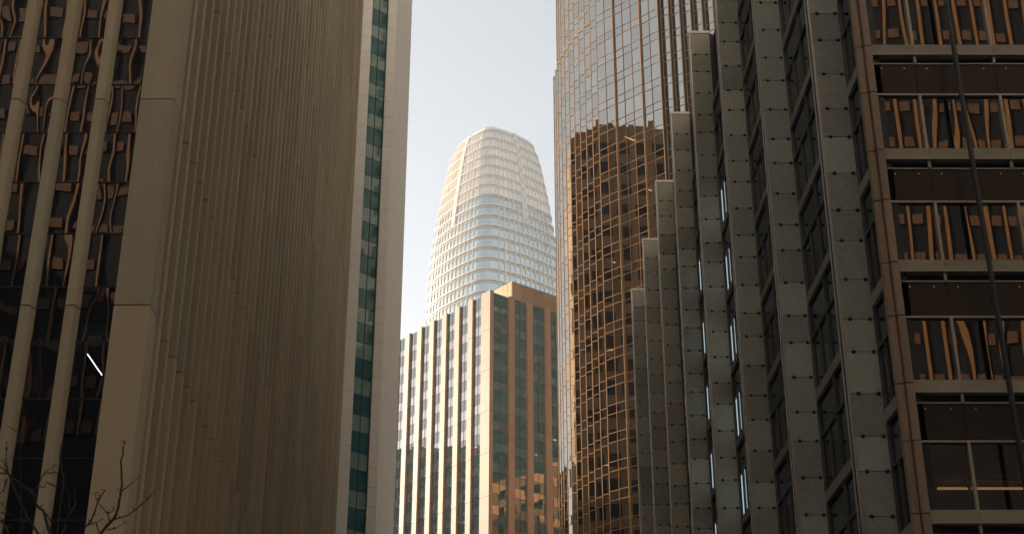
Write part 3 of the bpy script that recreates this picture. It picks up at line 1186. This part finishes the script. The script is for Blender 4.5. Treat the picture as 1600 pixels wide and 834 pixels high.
# inside
m = MB(); m.box(13.4, 62, EY + 11, 116, 0, EROOF - .3); m.box(13.4, 15, EY + 1.2, EY + 11, 0, EROOF - .3) if False else None
m.build('core', M['room'], E)
for zt in BEAMT:
    one('box', 13.0, 60, EY + .3, EY + 10.98, zt - 1.9, zt - .05).build('floor_slab', M['room'], E)
m = MB(); m.prism(ccw([eS.p(1.0, -.3), eS.p(73, -.3), (62, 117), (62, EY + 10.9), (13.4, EY + 10.9)]), 0, EROOF - .4)
m.build('inner_wall', M['room'], E)
m = MB(); m.box(13.0, 61, EY + .28, 116.5, EROOF - .28, EROOF - .05); m.build('roof', M['concrete'], E)
zt = BEAMT[0]
while zt < 18.0:
    zt += EFH
zc = zt - 1.92
m = MB(); m.box(12.98, 44, EY + .32, EY + 10.9, zc - .06, zc - .012); m.build('lit_ceiling', M['ceil'], E)
for yy in (4.1, 8.2):
    for xx in (14.3, 18.4, 22.5, 26.6):
        m = MB(); m.box(xx, xx + 3.6, EY + yy, EY + yy + .10, zc - .36, zc - .30); m.build('ceiling_light', M['lamp_o'], E)
m = MB()
m.tube([(14.2, EY + 1.0, zc - 1.0), (16.4, EY + 6.5, zc - .12)], .05); m.tube([(15.0, EY + 3, zc - .35), (19.5, EY + 3.2, zc - .35)], .04)
m.tube([(17.6, EY + 2.0, zc - .7), (18.4, EY + 7.0, zc - .2)], .06)
m.build('ceiling_pipe', M['e_dark'], E)

# ------------------------------------------------------------------ unseen buildings: some mirrored in glass, some added to steer the light
def ribbed_block(name, x0, x1, y0, y1, h, label):
    t = thing(name, ((x0 + x1) / 2, (y0 + y1) / 2, 0), label, 'office tower')
    m = MB(); m.box(x0, x1, y0, y1, 0, h); m.build('wall', M['f_glass'], t)
    F = Frame((x0, y1), 90, False)
    n = int((x1 - x0) / 1.85)
    m = MB()
    for k in range(n):
        m.fbox(F, k * 1.85 + .7, k * 1.85 + .90, .0, .4, 46, h)  # ribs and spandrels left off the base to darken it like shade
    m.build('golden_ribs', M['f_rib'], t)
    m = MB()
    for k in range(n):
        for z in range(11, int(h / 4.2)):
            if random.random() < .9:
                m.fbox(F, k * 1.85 + 1.12, k * 1.85 + 1.12 + 1.0, .0, .2, z * 4.2, z * 4.2 + 1.1)
    m.build('spandrels', M['f_span'], t)
    return t


ribbed_block('ribbed_office_tower', 14, 72, -75, -40, 100, 'dark tower with golden vertical ribs across the street, mirrored in the right block')
ribbed_block('ribbed_office_tower', -74, -14, -75, -40, 100, 'dark tower with golden vertical ribs across the street, mirrored in the left tower')


def far_block(name, P, h, mat, label, win=None):
    cx_ = sum(p[0] for p in P) / len(P)
    cy_ = sum(p[1] for p in P) / len(P)
    t = thing(name, (cx_, cy_, 0), label, 'building')
    m = MB(); m.prism(ccw(P), 0, h); m.build('wall', mat, t)
    m = MB()
    P = ccw(P)
    for i in range(len(P)):
        p, q_ = Vector(P[i]), Vector(P[(i + 1) % len(P)])
        d = (q_ - p)
        ln = d.length
        d /= ln
        n_ = Vector((d.y, -d.x))
        for k in range(int(ln / 3.4)):
            for z in range(1, int(h / 3.9)):
                a = p + d * (k * 3.4 + .9) + n_ * .03
                b = a + d * 1.7
                m.face([(a.x, a.y, z * 3.9), (b.x, b.y, z * 3.9), (b.x, b.y, z * 3.9 + 2.0), (a.x, a.y, z * 3.9 + 2.0)])
    m.build('windows', M['f_glass'], t)
    m = MB()
    P2 = [(cx_ + (p[0] - cx_) * .5, cy_ + (p[1] - cy_) * .5) for p in P]
    m.prism(P2, h + .003, h + 6); m.build('penthouse', mat, t)
    return t


far_block('unseen_concrete_tower', [(-150, -60), (-112, -60), (-112, 135), (-150, 135)], 92, M['concrete'], 'unseen concrete tower added on the left to shade the ribbed towers')  # added out of view to cast shade on the ribbed towers
far_block('unseen_concrete_tower', [(-340, 310), (-250, 290), (-240, 400), (-330, 420)], 172, M['concrete'], 'tall dark tower far to the left, mirrored in the bronze block')
far_block('low_concrete_block', [(-75, 196), (-46, 192), (-42, 232), (-75, 236)], 82, M['concrete'], 'low concrete block beside the white tower')
far_block('terracotta_block', [(78, 232), (120, 250), (105, 285), (66, 262)], 106, M['orange'], 'orange terracotta block behind the gold glass tower')

far_block('light_bounce_block', [(66, -37), (98, -37), (98, 12), (66, 12)], 92, M['sunlit'], 'unseen pale block added on the right to bounce sunlight')  # added pale block, throws warm light back onto the left tower
far_block('light_bounce_tower', [(-95, -125), (95, -125), (95, -95), (-95, -95)], 270, M['sunlit'], 'unseen broad pale tower added behind the street to bounce sunlight')  # added out of view for warm bounce light in the street
far_block('sky_blocker_tower', [(64, 50), (104, 50), (104, 136), (64, 136)], 175, M['concrete'], 'unseen concrete tower added behind the stone finned block to block sky light')  # added out of view to cut sky light on the fluted wall

far_block('added_teal_tower', [(130, 180), (172, 180), (172, 300), (130, 300)], 235, M['teal_dark'], 'unseen dark teal tower added to darken the bronze block reflections')  # added to darken what the bronze block's right face mirrors

# ------------------------------------------------------------------ air
hm, hnt = new_mat('haze')
ho = N(hnt, 'ShaderNodeOutputMaterial')
hv = N(hnt, 'ShaderNodeVolumePrincipled', Density=0.00042, Anisotropy=0.2)
hv.inputs['Color'].default_value = (0.93, 0.94, 0.96, 1)
hnt.links.new(hv.outputs[0], ho.inputs['Volume'])
m = MB(); m.box(-700, 500, -300, 800, -1, 330)
m.build('haze', hm, kind='stuff')

# ------------------------------------------------------------------ bare street tree at lower left
def at(px, py, Y):
    u = (px - 800) / F_PX
    v = (417 - py) / F_PX
    yd = CP - v * SP
    return Vector((u / yd * Y, Y, (SP + v * CP) / yd * Y + 1.7))


tree = thing('street_tree', (-5.05, 16.2, 0.0), 'bare leafless street tree with thin dark twigs in front of the brown fluted tower', 'tree')
m = MB()
m.tube([(-5.05, 16.2, 0), (-5.02, 16.2, 1.2), (-5.1, 16.15, 2.6), (-5.0, 16.1, 3.4)], [.15, .12, .10, .085], 10)
m.build('trunk', M['bark'], tree)


def z7(p):
    return p[0] / 4.79, 660 + p[1] / 4.79


def limb(base, pts, Y, dY, r0, twigs):
    """a branch rising from the trunk fork with its twigs"""
    m = MB()
    P = [at(*z7(p), Y + dY * i / max(len(pts) - 1, 1)) for i, p in enumerate(pts)]
    lead = []
    if base is not None:
        b0 = Vector(base)
        for t_ in (0, .3, .65):
            v = b0.lerp(P[0], t_)
            v += Vector((sin(t_ * 9) * .05, cos(t_ * 7) * .04, .0))
            lead.append(v)
    allp = lead + P
    # fill in bends
    pp = []
    for a, b in zip(allp[:-1], allp[1:]):
        pp.append(a)
        pp.append(a.lerp(b, .5) + Vector((random.uniform(-.012, .012), random.uniform(-.03, .03), random.uniform(-.01, .01))))
    pp.append(allp[-1])
    n = len(pp)
    m.tube([tuple(v) for v in pp], [r0 * (1 - .82 * i / (n - 1)) + .003 for i in range(n)], 6)
    for tw in twigs:
        yb = Y + dY * .5 + random.uniform(-.1, .1)
        q_ = [at(*z7(p), yb + .05 * i) for i, p in enumerate(tw)]
        m.tube([tuple(v) for v in q_], [.0085 - .0055 * i / max(len(q_) - 1, 1) for i in range(len(q_))], 5)
        for a, b in zip(q_[:-1], q_[1:]):
            for _ in range(2):
                c_ = a.lerp(b, random.random())
                e_ = c_ + Vector((random.uniform(-.05, .05), random.uniform(-.04, .04), random.uniform(.01, .06)))
                m.tube([tuple(c_), tuple(e_)], [.005, .003], 4)
    for v in pp[len(lead) * 2:]:
        if random.random() < .6:
            e_ = v + Vector((random.uniform(-.06, .06), random.uniform(-.05, .05), random.uniform(0, .06)))
            m.tube([tuple(v), tuple(e_)], [.006, .003], 4)
    m.build('branch', M['bark'], tree)


fk = (-5.0, 16.1, 3.4)
limb(fk, [(750, 834), (850, 720), (895, 570), (905, 515), (908, 400), (903, 285), (922, 180), (942, 142)], 15.6, .3, .020,
     [[(905, 515), (970, 465), (1040, 400)], [(850, 725), (960, 690), (1090, 590), (1165, 495)], [(822, 750), (808, 680), (730, 592), (700, 510)],
      [(800, 800), (860, 792), (955, 738)], [(805, 680), (860, 650)]])
limb(fk, [(575, 838), (655, 765), (700, 690), (730, 592), (787, 505)], 16.0, -.2, .014, [[(655, 765), (720, 745), (776, 717)], [(720, 750), (745, 834)]])
limb(fk, [(460, 838), (495, 720), (545, 650), (567, 600), (555, 550), (570, 482)], 16.4, .2, .013, [[(520, 650), (515, 560), (490, 450)], [(470, 800), (500, 780)]])
limb(fk, [(385, 838), (345, 730), (325, 655), (270, 610), (235, 505), (180, 480), (100, 420), (65, 380), (0, 378), (-90, 372)], 16.3, .4, .022,
     [[(235, 505), (290, 480), (345, 482)], [(285, 475), (310, 410), (350, 360), (435, 308)], [(350, 380), (400, 372), (437, 380)], [(325, 655), (385, 740), (470, 805)],
      [(62, 375), (45, 290), (45, 180), (50, 140)], [(60, 365), (30, 300), (20, 280)], [(215, 505), (225, 620), (185, 710), (140, 834)], [(250, 550), (290, 530)]])
limb(fk, [(290, 838), (210, 720), (150, 600), (105, 490), (65, 380), (20, 340), (-60, 300)], 15.8, .3, .016,
     [[(210, 745), (140, 738), (70, 680), (0, 590)], [(70, 690), (0, 668)], [(140, 834), (180, 760), (185, 710)], [(50, 420), (30, 500), (0, 530)]])
limb(fk, [(60, 838), (40, 770), (0, 730), (-60, 640), (-100, 560)], 16.6, .3, .014, [[(40, 770), (90, 800)], [(0, 730), (45, 735)]])
limb(fk, [(480, 410), (468, 375), (462, 310), (447, 260), (455, 155)], 17.0, .3, .010, [[(350, 445), (400, 470), (455, 490)]])
limb(fk, [(150, 80), (110, 60), (60, 28)], 16.2, .3, .008, [])
for o in bpy.data.objects:
    if '_w' in o:
        del o['_w']
